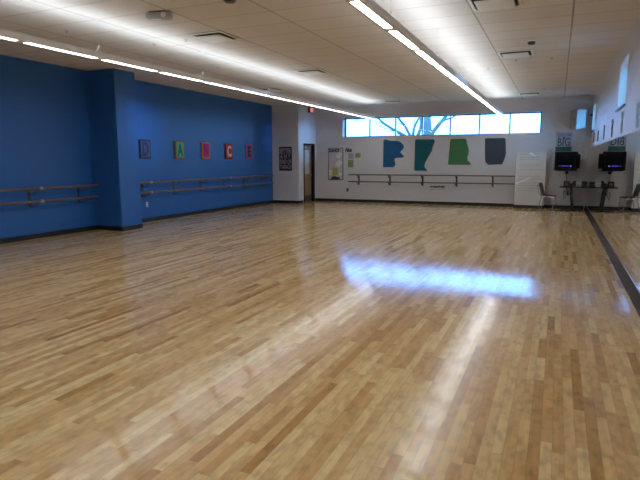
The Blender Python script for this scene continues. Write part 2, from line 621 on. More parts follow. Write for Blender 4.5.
# emergency light box
t = thing('ceiling_box', 'pale grey box unit fixed to the ceiling at the upper left', 'ceiling unit', (-4.93, 5.98, H), math.radians(12))
MB().box(-.11, .11, -.07, .07, -.012, 0).build('mounting_plate', M_dgrey, t)
MB().box(-.16, .16, -.08, .08, -.09, -.012, .02).build('housing', mat('pale_grey_plastic', (.42, .42, .43, 1), .45), t, True)
MB().lathe([(.028, -.005), (.036, 0), (.036, .03), (.02, .04)], (.10, -.085, -.05), 14, 'Y').build('lamp_head', M_white, t, True)
MB().box(-.10, .02, -.02, .01, -.094, -.089).build('light_bar', M_white, t)

SP = [(-6.89, 6.23, 'small dark sprinkler head on the ceiling at the far left, nearest the viewer'),
      (-6.31, 7.49, 'small dark sprinkler head left of the near ceiling vent'),
      (-5.63, 7.46, 'small dark sprinkler head just beside the near ceiling vent'),
      (-6.62, 9.82, 'small dark sprinkler head above the left long light, over the near dance letters'),
      (-6.74, 16.63, 'small dark sprinkler head above the left long light, in front of the back wall'),
      (-.86, 11.53, 'small dark sprinkler head behind the middle right ceiling vent'),
      (-.22, 11.6, 'small dark sprinkler head right of the middle right ceiling vent'),
      (-1.47, 12.3, 'small dark sprinkler head beside the cables of the right long light'),
      (-.45, 16.4, 'small dark sprinkler head on the ceiling near the back right corner')]
sp0 = None
for x, y, lb in SP:
    if sp0 is None:
        sp0 = thing('sprinkler_head', lb, 'sprinkler', group='ceiling sprinkler heads')
        MB().lathe([(.03, -.004), (.034, 0)], (0, 0, 0), 14).build('escutcheon', M_grey, sp0)
        MB().lathe([(.008, -.03), (.02, -.029), (.02, -.026), (.007, -.02), (.01, -.003)], (0, 0, 0), 12).build('deflector', M_grey, sp0)
        o = sp0
    else:
        o = copy_tree(sp0)
    o.location = (x, y, H)
    o['label'] = lb

t = thing('smoke_detector', 'dark round smoke detector on the ceiling between the two right vents', 'smoke detector', (-.51, 9.87, H))
MB().lathe([(.075, -.012), (.08, 0)], (0, 0, 0), 20).build('base', M_white, t)
MB().lathe([(.03, -.055), (.055, -.05), (.065, -.012)], (0, 0, 0), 20).build('sensor_dome', M_dgrey, t, True)
t = thing('ceiling_speaker', 'dark round fitting on the ceiling at the top edge of the photo', 'ceiling unit', (-3.78, 5.9, H))
MB().lathe([(.085, -.01), (.09, 0)], (0, 0, 0), 20).build('rim', M_grey, t)
MB().lathe([(.02, -.03), (.06, -.025), (.07, -.01)], (0, 0, 0), 20).build('grille', M_dgrey, t, True)

# ------------------------------------------------------------------ ballet barres
def bracket(t, along, pos, off, mm, capm):
    """wall bracket carrying both rails; 'along' is the axis the barre runs on"""
    P = (lambda d, s, z: Vector((XL + d, s, z))) if along == 'Y' else (lambda d, s, z: Vector((s, YB - d, z)))
    b = MB()
    a, c = P(0, pos - .025, .64), P(.012, pos + .025, .98)
    b.box(min(a.x, c.x), max(a.x, c.x), min(a.y, c.y), max(a.y, c.y), .64, .98)
    for zz, zr in ((.90, .988), (.66, .733)):
        b.tube([P(.008, pos, zz), P(off * .55, pos, zz + .005), P(off * .92, pos, zz + .03), P(off, pos, zr)], .013, 8)
    o = b.build('bracket', mm, t, True)
    for zr in (1.01, .755):
        q = P(off, pos, zr - .018)
        sx, sy = (.028, .03) if along == 'Y' else (.03, .028)
        MB().box(q.x - sx, q.x + sx, q.y - sy, q.y + sy, q.z - .008, q.z + .006, .003).build('saddle', capm, o)
    return o


def rail(t, along, s0, s1, off, z, m):
    p, q = ((XL + off, s0, z), (XL + off, s1, z)) if along == 'Y' else ((s0, YB - off, z), (s1, YB - off, z))
    return MB().tube([p, q], .021, 14).build('rail', m, t, True)


M_cap = mat('white_collar', (.40, .41, .43, 1), .4)


def collar(t, x, y, z, axis):
    r = MB()
    r.lathe([(.029, -.03), (.031, -.028), (.031, .028), (.029, .03)], (0, 0, 0), 14, axis).move(x, y, z)
    return r.build('collar', M_cap, t, True)


t = thing('ballet_barre', 'double wooden wall barre on the near blue wall left of the column', 'barre')
for z in (1.01, .755):
    rail(t, 'Y', 2.8, 7.54, .2, z, M_rail)
    rail(t, 'Y', 7.54, 8.99, .2, z, M_rail)
    collar(t, XL + .2, 7.54, z, 'Y')
for y in (8.62, 7.42, 6.2, 5.0, 3.8):
    bracket(t, 'Y', y, .2, M_dgrey, M_dgrey)
t = thing('ballet_barre', 'double wooden wall barre on the blue wall below the dance letters', 'barre')
for z in (1.01, .755):
    rail(t, 'Y', 10.0, 14.3, .2, z, M_rail)
    rail(t, 'Y', 14.3, 17.1, .2, z, M_rail)
    collar(t, XL + .2, 10.7, z, 'Y')
    collar(t, XL + .2, 14.3, z, 'Y')
for y in (10.6, 11.8, 13.0, 14.2, 15.4, 16.6):
    bracket(t, 'Y', y, .2, M_dgrey, M_dgrey)
t = thing('ballet_barre', 'double brown wall barre with black brackets under the back windows', 'barre')
for z in (1.018, .765):
    rail(t, 'X', -7.05, -.95, .2, z, M_railb)
for x in (-6.71, -5.52, -4.33, -3.15, -1.96, -1.05):
    bracket(t, 'X', x, .2, M_black, M_black)

# ------------------------------------------------------------------ dance letters on the blue wall
LET = [(10.74, 'D', (84, 98, 112), (62, 40, 120), (50, 56, 66), 'grey canvas with a purple letter D, first dance letter beside the column'),
       (12.10, 'A', (80, 185, 110), (14, 84, 130), (160, 96, 60), 'green canvas with a blue letter A, second dance letter'),
       (13.30, 'N', (205, 44, 120), (150, 30, 110), (190, 130, 50), 'pink canvas with an orange edge and magenta letter N, third dance letter'),
       (14.52, 'C', (190, 56, 44), (215, 215, 225), (150, 50, 40), 'red canvas with a white letter C, fourth dance letter'),
       (15.75, 'E', (140, 78, 130), (50, 40, 84), (170, 90, 130), 'dusty pink canvas with a dark letter E, last dance letter by the white wall')]
for y, ch, bg, fg, edge, lb in LET:
    t = thing('letter_canvas', lb, 'wall art', (XL, y, 1.83), group='dance letter canvases')
    hw, hh = .19, .235
    MB().box(0, .04, -hw, hw, -hh, hh, .004).build('canvas', mat('canvas_edge_' + ch, lin(*edge), .8, noise=.35, nscale=25), t)
    MB().box(.0395, .042, -hw + .035, hw - .035, -hh + .035, hh - .035).build('painted_field', mat('canvas_field_' + ch, lin(*bg), .8, noise=.3, nscale=18), t)
    text('letter', ch, mat('letter_paint_' + ch, lin(*fg), .8, noise=.15, nscale=20), t, (.0418, 0, 0), 'left', w=.23, h=.345, ext=.003, bold=.035)

# ------------------------------------------------------------------ large cut-outs on the back wall
F = [(-5.78, 2.244), (-5.719, 2.282), (-5.637, 2.254), (-5.495, 2.221), (-5.294, 2.225), (-5.194, 2.197), (-5.072, 2.1), (-5.031, 2.023), (-5.041, 1.954), (-5.127, 1.87), (-5.174, 1.832), (-5.125, 1.774), (-5.052, 1.716), (-5.019, 1.666), (-5.082, 1.628), (-5.222, 1.628), (-5.362, 1.609), (-5.369, 1.543), (-5.335, 1.446), (-5.337, 1.349), (-5.417, 1.291), (-5.785, 1.289), (-5.786, 1.642), (-5.784, 2.031)]
T7 = [(-4.631, 2.238), (-4.604, 2.26), (-3.99, 2.25), (-3.951, 2.216), (-3.953, 2.141), (-4.002, 2.03), (-4.036, 1.861), (-4.108, 1.73), (-4.181, 1.598), (-4.254, 1.466), (-4.283, 1.371), (-4.269, 1.276), (-4.21, 1.238), (-4.185, 1.174), (-4.616, 1.171), (-4.638, 1.255), (-4.632, 1.638), (-4.633, 2.018)]
G = [(-3.388, 2.257), (-2.918, 2.256), (-2.877, 2.213), (-2.853, 2.095), (-2.802, 1.958), (-2.779, 1.86), (-2.79, 1.743), (-2.828, 1.625), (-2.801, 1.519), (-2.72, 1.448), (-2.679, 1.381), (-3.458, 1.387), (-3.448, 1.567), (-3.433, 1.846), (-3.419, 2.123), (-3.406, 2.221)]
SL = [(-2.267, 2.242), (-2.212, 2.26), (-1.655, 2.258), (-1.616, 2.219), (-1.587, 1.755), (-1.604, 1.64), (-1.639, 1.525), (-1.689, 1.402), (-2.129, 1.382), (-2.236, 1.495), (-2.254, 1.836)]
for poly, c, lb in ((F, (.010, .105, .25), 'blue F-shaped cutout on the back wall under the windows'),
                    (T7, (.006, .11, .15), 'dark teal tapering cutout between the blue and green cutouts'),
                    (G, (.062, .21, .080), 'green cutout with a pointed lower right corner on the back wall'),
                    (SL, (.046, .062, .088), 'slate grey cutout with clipped lower corners on the back wall')):
    o = MB().prism(poly, lambda a, z, dd: Vector((a, YB - .014 + dd, z)), .014).build('wall_cutout', mat('felt_' + lb.split()[0], c + (1,), .85, noise=.18, nscale=14, bump=.2))
    tag(o, lb, 'wall art', 'large coloured cutouts on the back wall')

# lettering low on the back wall
t = thing('wall_lettering', 'small dark italic lettering on the back wall under the barre', 'lettering', (-3.79, YB, .58))
text('word', 'creativity', M_ink, t, (0, -.0005, .035), w=.56, h=.10, bold=.05, shear=.3)
text('word', 'takes courage', mat('grey_ink', (.22, .22, .23, 1), .6), t, (-.04, -.0005, -.055), w=.48, h=.06, bold=.02, shear=.3)

# ------------------------------------------------------------------ notice board corner
t = thing('notice_board', 'tall pale notice board with a black title left of the back windows', 'notice board', (-7.635, YB, 1.40))
MB().box(-.29, .29, -.018, 0, -.59, .59).build('board', mat('board_face', (.52, .50, .52, 1), .6), t)
b = MB()
b.box(-.30, -.275, -.0185, 0, -.6, .6).box(.275, .30, -.0185, 0, -.6, .6).box(-.3, .3, -.0185, 0, -.6, -.575).box(-.3, .3, -.0185, 0, .575, .6)
b.build('board_frame', mat('board_edge', (.12, .12, .14, 1), .5), t)
text('title', 'DANCE', M_ink, t, (-.06, -.018, .50), w=.42, h=.13, bold=.06)
notes = [('notice_paper', -7.50, 1.72, .17, .24, 38, M_paper, 'white sheet pinned aslant at the upper right of the notice board'),
         ('notice_paper', -7.50, 1.42, .19, .24, 40, M_paper, 'white sheet pinned aslant halfway down the right side of the notice board'),
         ('notice_paper', -7.66, 1.13, .22, .26, 6, mat('yellow_paper', (.48, .44, .10, 1), .7), 'yellow sheet near the bottom of the notice board'),
         ('notice_paper', -7.83, 1.08, .13, .20, -8, M_paper, 'narrow white sheet left of the yellow sheet on the notice board'),
         ('notice_paper', -7.44, 1.02, .10, .10, 45, M_paper, 'small white sheet in the lower right corner of the notice board')]
for nm, x, z, w_, h_, ang, m_, lb in notes:
    o = MB().box(-w_ / 2, w_ / 2, -.003, 0, -h_ / 2, h_ / 2).rot(math.radians(ang), 'Y').build(nm, m_)
    o.location = (x, YB - .019, z)
    tag(o, lb, 'paper', 'papers on the notice board')
o = MB().prism([(-.20, 0), (.20, 0), (.13, .10), (.04, .085), (-.03, .12), (-.12, .10)], lambda a, z, dd: Vector((a, -.008 + dd, z)), .008).build('photo_collage', mat('dark_print', (.05, .045, .045, 1), .5, noise=.6, nscale=30))
o.location = (-7.64, YB - .0265, .83)
tag(o, 'dark paper collage along the bottom edge of the notice board', 'picture')
t = thing('wall_lettering', 'black handwritten lettering beside the top of the notice board', 'lettering', (-7.13, YB, 1.92))
text('word', 'Nice', M_ink, t, (0, -.0005, 0), w=.27, h=.17, bold=.05, shear=.3)
M_olive = mat('olive_paper', (.27, .31, .11, 1), .7, noise=.15, nscale=15)
for x, z, w_, h_, m_, lb in ((-7.03, 1.69, .20, .22, mat('pale_paper', (.34, .38, .37, 1), .7), 'pale grey green sheet on the wall right of the notice board'),
                             (-6.76, 1.72, .21, .17, M_olive, 'small olive sheet on the wall, farthest right of the notice board'),
                             (-7.04, 1.42, .22, .27, M_olive, 'olive sheet on the wall below the pale sheet beside the notice board')):
    o = MB().box(x - w_ / 2, x + w_ / 2, YB - .004, YB, z - h_ / 2, z + h_ / 2).build('wall_note', m_)
    tag(o, lb, 'paper', 'papers on the back wall')

# black poster on the alcove wall
t = thing('poster', 'black poster with tall pale lettering on the alcove wall beside the blue wall', 'poster', (-8.965, YA, 1.595))
MB().box(-.255, .255, -.012, 0, -.425, .425).build('print', mat('black_print', (.008, .008, .010, 1), .5), t)
M_pl = mat('pale_print', (.36, .36, .37, 1), .6)
for body, z, h_, w_ in (('BETTER', .275, .18, .46), ('A N Y', .085, .16, .42), ('KIND OF', -.105, .17, .46), ('THINGS', -.29, .15, .45)):
    text('lettering', body, M_pl, t, (0, -.012, z), w=w_, h=h_, bold=.02)


def plate(name, label, cat, p, face, m, dark):
    t = thing(name, label, cat, p)
    if face == 'left':
        MB().box(0, .006, -.037, .037, -.06, .06, .002).build('cover_plate', m, t)
        b = MB().box(.006, .009, -.017, .017, .012, .04).box(.006, .009, -.017, .017, -.04, -.012)
    else:
        MB().box(-.037, .037, -.006, 0, -.06, .06, .002).build('cover_plate', m, t)
        b = MB().box(-.010, .010, -.012, -.006, -.02, .02) if cat == 'switch' else MB().box(-.017, .017, -.009, -.006, .012, .04).box(-.017, .017, -.009, -.006, -.04, -.012)
    b.build('toggle' if cat == 'switch' else 'socket', dark, t)


plate('light_switch', 'pale light switch on the alcove wall below the black poster', 'switch', (-8.80, YA, 1.02), 'back', M_alu, M_white)
plate('wall_outlet', 'white wall outlet on the blue wall just past the column', 'outlet', (XL, 10.74, .44), 'left', M_white, M_grey)
plate('wall_outlet', 'dark wall outlet low on the back wall below the notice board', 'outlet', (-7.16, YB, .44), 'back', M_black, M_dgrey)

# exit sign above the door
t = thing('exit_sign', 'red lettered exit sign high above the door', 'exit sign', (XE, 18.36, 3.36))
MB().box(0, .09, -.15, .15, -.10, .10, .006).build('housing', M_dgrey, t)
MB().box(.09, .094, -.135, .135, -.085, .085).build('face', emit('exit_face', (.75, .02, .04, 1), .55), t)
text('lettering', 'EXIT', emit('exit_letters', (1, .25, .2, 1), .8), t, (.0935, 0, 0), 'left', w=.22, h=.11, bold=.01)

# ------------------------------------------------------------------ whiteboard leaning in front of the barre
t = thing('whiteboard', 'tall white writing board leaning on the back wall behind the chair', 'whiteboard', (-.785, 18.52, 0))
BW, BHh = .455, 1.78
lean = math.radians(-3.2)
MB().box(-BW, BW, 0, .02, .10, BHh).rot(lean, 'X').build('board', mat('whiteboard_face', (.66, .66, .66, 1), .3), t)
b = MB().box(-BW - .006, -BW, -.003, .023, 0, BHh).box(BW, BW + .006, -.003, .023, 0, BHh).box(-BW, BW, -.003, .023, 0, .10).rot(lean, 'X')
b.build('board_frame', M_black, t)
random.seed(3)
M_pen = mat('grey_marker', (.13, .13, .15, 1), .6)
rows = [1.72, 1.62, 1.55, 1.37, 1.24, 1.02, .93, .80, .72, .64, .56]
for k, z in enumerate(rows):
    b = MB()
    x = -BW + .08 + random.random() * .08
    x1 = BW - .08 - random.random() * .25
    pts = []
    while x < x1:
        wlen = .04 + random.random() * .10
        m_ = max(4, int(wlen / .011))
        pts = [(x + wlen * i / m_, -.0012, z + (.012 if i % 2 else -.010) * (.5 + random.random()) + .012 * (x + BW)) for i in range(m_ + 1)]
        b.tube(pts, .0032, 4)
        x += wlen + .03
    b.rot(lean, 'X').build('handwriting', M_pen, t)
M_strip = mat('painted_glare', (.97, .97, .98, 1), .2)  # glare streaks on the board, painted as two pale strips
MB().prism([(-.07, 1.74), (.00, 1.775), (.13, 1.685), (.11, 1.665)], lambda a, z, dd: Vector((a, -.003 + dd, z)), .003).rot(lean, 'X').build('glare_strip', M_strip, t)
MB().prism([(-.44, .765), (-.44, .80), (.02, .985), (.03, .965)], lambda a, z, dd: Vector((a, -.003 + dd, z)), .003).rot(lean, 'X').build('glare_strip', M_strip, t)

# ------------------------------------------------------------------ chair in front of the whiteboard
t = thing('chair', 'grey stacking chair with chrome legs in front of the leaning whiteboard', 'chair', (-.20, 18.1, 0), math.radians(78))
# local frame: faces -Y... backrest at +Y, seat toward -Y; turned so the seat points to the mirror
M_shell = mat('grey_chair_shell', (.14, .14, .15, 1), .4)
M_chrome = mat('chrome_tube', (.45, .45, .46, 1), .2, 1)
M_seat = mat('dark_seat', (.03, .03, .033, 1), .45)


def curved_sheet(nx, ny, fn, th):
    b = MB()
    V = [[b.bm.verts.new(fn(i / nx, j / ny, 0)) for j in range(ny + 1)] for i in range(nx + 1)]
    U = [[b.bm.verts.new(fn(i / nx, j / ny, th)) for j in range(ny + 1)] for i in range(nx + 1)]
    for i in range(nx):
        for j in range(ny):
            b.bm.faces.new((V[i][j], V[i + 1][j], V[i + 1][j + 1], V[i][j + 1]))
            b.bm.faces.new((U[i][j], U[i][j + 1], U[i + 1][j + 1], U[i + 1][j]))
    for i in range(nx):
        for j in (0, ny):
            b.bm.faces.new((V[i][j], U[i][j], U[i + 1][j], V[i + 1][j]))
    for j in range(ny):
        for i in (0, nx):
            b.bm.faces.new((V[i][j], V[i][j + 1], U[i][j + 1], U[i][j]))
    return b


curved_sheet(8, 8, lambda u, v, d_: Vector(((u - .5) * .42 * (1 - .06 * v), .20 - .40 * v + 0 * d_, .445 + .02 * abs(u - .5) * 2 - .035 * max(0, v - .75) * 4 * .25 - d_)), .014).build('seat', M_seat, t, True)
curved_sheet(8, 8, lambda u, v, d_: Vector(((u - .5) * .42 * (1 - .10 * v), .21 + .09 * v - .05 * (2 * u - 1) ** 2 + d_, .47 + .36 * v + .015 * math.cos(math.pi * (u - .5)) * v)), .013).build('backrest', M_shell, t, True)
MB().box(-.05, .05, .232, .238, .505, .555).build('label_plate', M_paper, t)
for sx in (-1, 1):
    MB().tube([(sx * .17, .02, .43), (sx * .19, .17, .42), (sx * .215, .25, .01), (sx * .215, .25, 0)], .011, 8).build('leg', M_chrome, t, True)
    MB().tube([(sx * .17, .02, .43), (sx * .19, -.16, .42), (sx * .215, -.20, .01), (sx * .215, -.20, 0)], .011, 8).build('leg', M_chrome, t, True)
    MB().tube([(sx * .19, .17, .42), (sx * .20, .235, .50), (sx * .19, .30, .78)], .011, 8).build('back_upright', M_chrome, t, True)
MB().tube([(-.18, .05, .425), (.18, .05, .425)], .009, 8).tube([(-.18, -.12, .425), (.18, -.12, .425)], .009, 8).build('seat_rail', M_chrome, t, True)

# ------------------------------------------------------------------ black trestle table against the mirror
TX0, TX1, TY0, TY1, TZ = .10, .878, 17.95, 18.80, .735
t = thing('table', 'black trestle table pushed into the corner against the mirror', 'table', (0, 0, 0))
M_tab = mat('black_table_top', (.018, .018, .02, 1), .22)
MB().box(TX0, TX1, TY0, TY1, TZ - .032, TZ, .006).build('tabletop', M_tab, t)
for y in (TY0 + .08, TY1 - .10):
    MB().prism([(.39, TZ - .032), (.455, TZ - .032), (.515, .04), (.45, .04)], lambda a, z, dd: Vector((a, y - .02 + dd, z)), .04).build('leg', M_black, t)
    MB().box(.15, .80, y - .03, y + .03, 0, .042, .006).build('foot', M_black, t)
MB().box(.40, .45, TY0 + .10, TY1 - .12, .60, .65).build('stretcher', M_black, t)

t = thing('radio', 'small black box with a red front at the left end of the table', 'radio', (.285, 18.15, TZ))
MB().box(-.085, .085, -.07, .07, 0, .17, .01).build('case', M_black, t)
MB().box(-.045, .045, -.076, -.069, .03, .13).build('front_panel', mat('red_panel', (.20, .05, .04, 1), .5), t)
t = thing('music_player', 'slanted black player standing beside the small red fronted box', 'player', (.46, 18.2, TZ))
MB().prism([(-.09, 0), (.07, 0), (.09, .17), (.03, .19)], lambda a, z, dd: Vector((a, -.05 + dd, z)), .09).build('case', M_black, t)
MB().box(-.09, .09, .04, .06, .02, .10).build('dock', M_dgrey, t)
for x, lb in ((.575, 'white paper cup on the table, left one beside the slanted player'), (.645, 'white paper cup on the table, right one beside the large black box')):
    t = thing('paper_cup', lb, 'cup', (x, 18.13, TZ), group='white cups on the table')
    MB().lathe([(.022, 0), (.024, .004), (.031, .10), (.029, .10)], (0, 0, 0), 18).build('cup', mat('cup_paper', (.5, .5, .46, 1), .6), t, True)
    MB().lathe([(.033, .10), (.033, .112), (.026, .116)], (0, 0, 0), 18).build('lid', M_paper, t, True)
t = thing('stereo', 'large black stereo box on the table against the mirror', 'stereo', (.785, 18.3, TZ))
MB().box(-.075, .075, -.15, .15, 0, .155, .008).build('case', M_black, t)
MB().box(-.06, .06, -.154, -.149, .10, .135).build('display', mat('smoked_plastic', (.02, .02, .025, 1), .1), t)
for x in (-.035, .035):
    MB().lathe([(.018, -.166), (.018, -.149)], (x, 0, .05), 14, 'Y').build('knob', M_dgrey, t)

o = MB().tube([(.27, 18.83, 1.25), (.27, 18.86, 1.05), (.29, 18.88, .85), (.29, 18.88, .70), (.33, 18.88, .50), (.28, 18.89, .38), (.25, 18.89, .30), (.22, 18.90, .45), (.24, 18.922, .55)], .008, 6).build('television_cord', M_black, None, True)  # power cord of the television, a separate object
tag(o, 'black cord hanging from behind the television down past the table', 'cord')
o = MB().tube([(.30, 18.87, .735), (.335, 18.88, .60), (.345, 18.89, .50)], .008, 6).box(.32, .365, 18.86, 18.91, .44, .51).build('power_adapter', M_black, None, True)
tag(o, 'black power adapter dangling under the left end of the table', 'adapter')

# ------------------------------------------------------------------ television on a wall mount
t = thing('television', 'black box television on a wall mount above the table', 'television', (.278, 18.5, 1.22), math.radians(-25))
hw = .338
# cabinet: bezel block in front and a tapering tube housing behind
b = MB().box(-hw, hw, -.17, -.07, 0, .57, .02)
b.build('bezel', mat('tv_plastic', (.006, .006, .008, 1), .5, spec=.15), t, True)
b = MB()
ring0 = [(-hw + .02, -.07, .05), (hw - .02, -.07, .05), (hw - .02, -.07, .515), (-hw + .02, -.07, .515)]
ring1 = [(-.27, .26, .06), (.27, .26, .06), (.27, .26, .49), (-.27, .26, .49)]
A = [b.bm.verts.new(v) for v in ring0]
B = [b.bm.verts.new(v) for v in ring1]
for i in range(4):
    b.bm.faces.new((A[i], A[(i + 1) % 4], B[(i + 1) % 4], B[i]))
b.bm.faces.new(A)
b.bm.faces.new(B)
b.build('tube_housing', mat('tv_back', (.009, .009, .011, 1), .6, spec=.15), t)
sc_ = curved_sheet(10, 8, lambda u, v, d_: Vector(((u - .5) * .56, -.172 - .014 * (1 - (2 * u - 1) ** 2) * (1 - (2 * v - 1) ** 2) + d_, .07 + v * .45)), .008)
screen = sc_.build('screen', mat('tv_glass', (.003, .003, .005, 1), .3, spec=.12), t, True)
MB().box(-.20, .21, -.191, -.186, .125, .145).build('status_bar', emit('screen_grey', (.07, .07, .12, 1), .5, .01), screen)
MB().box(-.08, .10, -.193, -.190, .120, .15).build('status_glow', emit('screen_blue', (.06, .03, .9, 1), .6, .01), screen)
MB().box(.17, .205, -.193, -.190, .122, .148).build('status_light', emit('screen_light', (.25, .3, 1, 1), .9, .01), screen)
t2 = thing('television_mount', 'black steel arm and tray holding the television on the back wall', 'wall mount', (.278, 18.5, 1.20))
MB().box(-.24, .24, -.20, .20, 0, .02).rot(math.radians(-25), 'Z').build('tray', M_black, t2)
MB().box(-.035, .035, .05, .42, -.03, 0).build('arm', M_black, t2)
MB().box(-.05, .05, .415, .43, -.10, .0).build('wall_plate', M_black, t2)

# poster above the television
t = thing('poster', 'white poster with a big three letter word and a green lower strip above the television', 'poster', (.14, YB, 2.11))
MB().box(-.235, .235, -.012, 0, -.30, .29).build('print', mat('poster_white', (.40, .43, .50, 1), .6), t)
MB().box(-.235, .235, -.015, -.010, -.30, -.155).build('green_strip', mat('poster_green', (.035, .13, .125, 1), .6), t)
text('lettering', 'DREAM', mat('poster_grey', (.20, .23, .32, 1), .6), t, (0, -.012, .205), w=.38, h=.09, bold=.01)
text('lettering', 'BIG', M_ink, t, (0, -.012, -.01), w=.36, h=.24)
MB().lathe([(.03, -.016), (.03, -.011)], (.0, 0, .115), 14, 'Y').build('dot', M_ink, t)

# loudspeaker in the corner
t = thing('wall_speaker', 'angled grey loudspeaker high in the back right corner', 'loudspeaker', (0, 0, 0))
pl = [(.275, 18.74), (.452, 18.42), (.715, 18.60), (.64, 18.88), (.38, 18.88)]
zb = [2.515, 2.452, 2.52, 2.55, 2.55]
b = MB()
A = [b.bm.verts.new((x, y, z)) for (x, y), z in zip(pl, zb)]
B = [b.bm.verts.new((x, y, 3.045)) for x, y in pl]
for i in range(5):
    b.bm.faces.new((A[i], A[(i + 1) % 5], B[(i + 1) % 5], B[i]))
b.bm.faces.new(A)
b.bm.faces.new(B)
bmesh.ops.recalc_face_normals(b.bm, faces=b.bm.faces[:])
b.build('cabinet', mat('speaker_white', (.20, .20, .20, 1), .45, spec=.2), t)
P0, P1 = Vector((.275, 18.74, 0)), Vector((.452, 18.42, 0))
nrm = Vector((P1 - P0).cross(Vector((0, 0, 1)))).normalized()
if nrm.x > 0:
    nrm = -nrm
b = MB()
q = [P0.lerp(P1, .03) + Vector((0, 0, 2.53)), P0.lerp(P1, .97) + Vector((0, 0, 2.475)), P0.lerp(P1, .97) + Vector((0, 0, 3.03)), P0.lerp(P1, .03) + Vector((0, 0, 3.03))]
A = [b.bm.verts.new(v - nrm * .002) for v in q]
B = [b.bm.verts.new(v + nrm * .008) for v in q]
for i in range(4):
    b.bm.faces.new((A[i], A[(i + 1) % 4], B[(i + 1) % 4], B[i]))
b.bm.faces.new(A)
b.bm.faces.new(B)
b.build('grille', mat('speaker_grille', (.36, .35, .34, 1), .6), t)
c_ = P0.lerp(P1, .5) + Vector((0, 0, 2.78)) + nrm * .008
MB().box(-.012, .012, -.012, .012, -.012, .012).move(*c_).build('badge', M_black, t)
MB().box(.47, .53, 18.86, YB, 2.70, 2.90).build('mounting_arm', M_dgrey, t)
t = thing('wall_camera', 'tiny black camera on the mirror wall beside the far window', 'camera', (XR, 18.75, 2.90))
MB().box(-.012, 0, -.03, .03, -.03, .03).build('base', M_black, t)
MB().lathe([(.02, -.07), (.026, -.06), (.026, -.012)], (0, 0, 0), 12, 'X').build('body', M_black, t, True)

# ------------------------------------------------------------------ dancer silhouettes above the mirrors
M_dec = mat('acrylic_sky_reflection', (.40, .72, .95, 1), .12, coat=1)  # sky reflected in the mirror acrylic, put into the base colour
M_decd = mat('brown_acrylic', (.16, .08, .075, 1), .3)
POSES = {
    'tall': [((0, .33), (0, .17), .020, .022), ((0, .17), (.015, .0), .018, .008), ((0, .17), (-.03, .08), .018, .012), ((-.03, .08), (.01, .05), .012, .007), ((0, .29), (.06, .36), .010, .006), ((0, .29), (-.06, .36), .010, .006)],
    'kick': [((0, .32), (0, .17), .020, .022), ((0, .17), (-.01, .0), .018, .008), ((0, .17), (.15, .22), .018, .007), ((0, .28), (-.10, .31), .010, .006), ((0, .28), (.08, .34), .010, .006)],
    'reach': [((0, .30), (.02, .16), .020, .022), ((.02, .16), (.06, .0), .018, .008), ((.02, .16), (-.07, .0), .018, .008), ((0, .27), (-.09, .36), .010, .006), ((0, .27), (.07, .20), .010, .006)]}


def dancer(y, z, pose, s, label, m):
    b = MB()
    f = lambda a, c: Vector((-.0015, a * s * 1.5, c * s))
    for (p, q, r0, r1) in POSES[pose]:
        pa, pb = f(*p), f(*q)
        dv = (pb - pa).normalized()
        sd = Vector((0, -dv.z, dv.y))
        r0, r1 = r0 * 1.5, r1 * 1.6
        pts = [pa + sd * r0 * s, pa - sd * r0 * s, pb - sd * r1 * s, pb + sd * r1 * s]
        b.prism([(v.y, v.z) for v in pts], lambda a, c, dd: Vector((-.022 + dd, a, c)), .022)
    top = POSES[pose][0][0]
    b.lathe([(.028 * s, -.022), (.028 * s, 0)], (0, top[0] * s, (top[1] + .035) * s), 16, 'X')
    o = b.build('dancer_decal', m)
    o.location = (XR, y, z)
    tag(o, label, 'wall decal', 'dancer silhouettes above the mirrors')


for y, z, pose, s, lb, m in ((17.0, 2.02, 'tall', .70, 'small dancer silhouette above the mirrors, farthest, next to the far window', M_decd),
                             (15.25, 2.00, 'reach', .70, 'small dancer silhouette above the mirrors, second from the back corner', M_decd),
                             (13.35, 1.985, 'tall', .78, 'small dancer silhouette above the mirrors, third from the back corner', M_decd),
                             (11.4, 1.96, 'kick', .85, 'brown dancer silhouette above the mirrors just beyond the nearer window', M_decd),
                             (9.7, 1.95, 'tall', .86, 'shiny dancer silhouette above the mirrors below the nearer window', M_dec),
                             (7.9, 1.95, 'reach', .80, 'shiny dancer silhouette above the mirrors at the right edge of the photo', M_dec)):
    dancer(y, z, pose, s, lb, m)

# ------------------------------------------------------------------ bare trees outside the back windows
struct(MB().box(-60, 40, YB + 1, 90, -.6, -.4).build('ground', mat('dry_lawn', (.16, .15, .09, 1), .95, noise=.3, nscale=.6)))
YT = 30
KT = 34 / 30


def limb(b, pts, r0, r1, jy=0, k_=1):
    n_ = len(pts)
    P = [Vector((x * k_, YT * k_ + jy * i / max(1, n_ - 1), 1.55 + (z - 1.55) * k_)) for i, (x, z) in enumerate(pts)]
    out, rs = [], []
    for i in range(n_ - 1):
        for k in range(4):
            f = k / 4
            p0, p1, p2, p3 = P[max(i - 1, 0)], P[i], P[i + 1], P[min(i + 2, n_ - 1)]
            out.append(.5 * ((2 * p1) + (p2 - p0) * f + (2 * p0 - 5 * p1 + 4 * p2 - p3) * f * f + (3 * p1 - p0 - 3 * p2 + p3) * f ** 3))
            rs.append(r0 + (r1 - r0) * (i + f) / (n_ - 1))
    out.append(P[-1])
    rs.append(r1)
    b.tube(out, rs, 8)
    return out, rs


def twig(b, p, d, ln, r, depth):
    pts = [p]
    for k in range(4):
        d = (d + Vector((random.uniform(-.35, .35), random.uniform(-.3, .3), random.uniform(-.3, .35)))).normalized()
        pts.append(pts[-1] + d * ln / 4)
    b.tube(pts, [r * (1 - .17 * k) for k in range(5)], 5, False)
    if depth:
        for k in range(1, 5):
            for _ in range(2):
                nd = (d + Vector((random.uniform(-.9, .9), random.uniform(-.6, .6), random.uniform(-.8, .8)))).normalized()
                twig(b, pts[k], nd, ln * .55, r * .55, depth - 1)


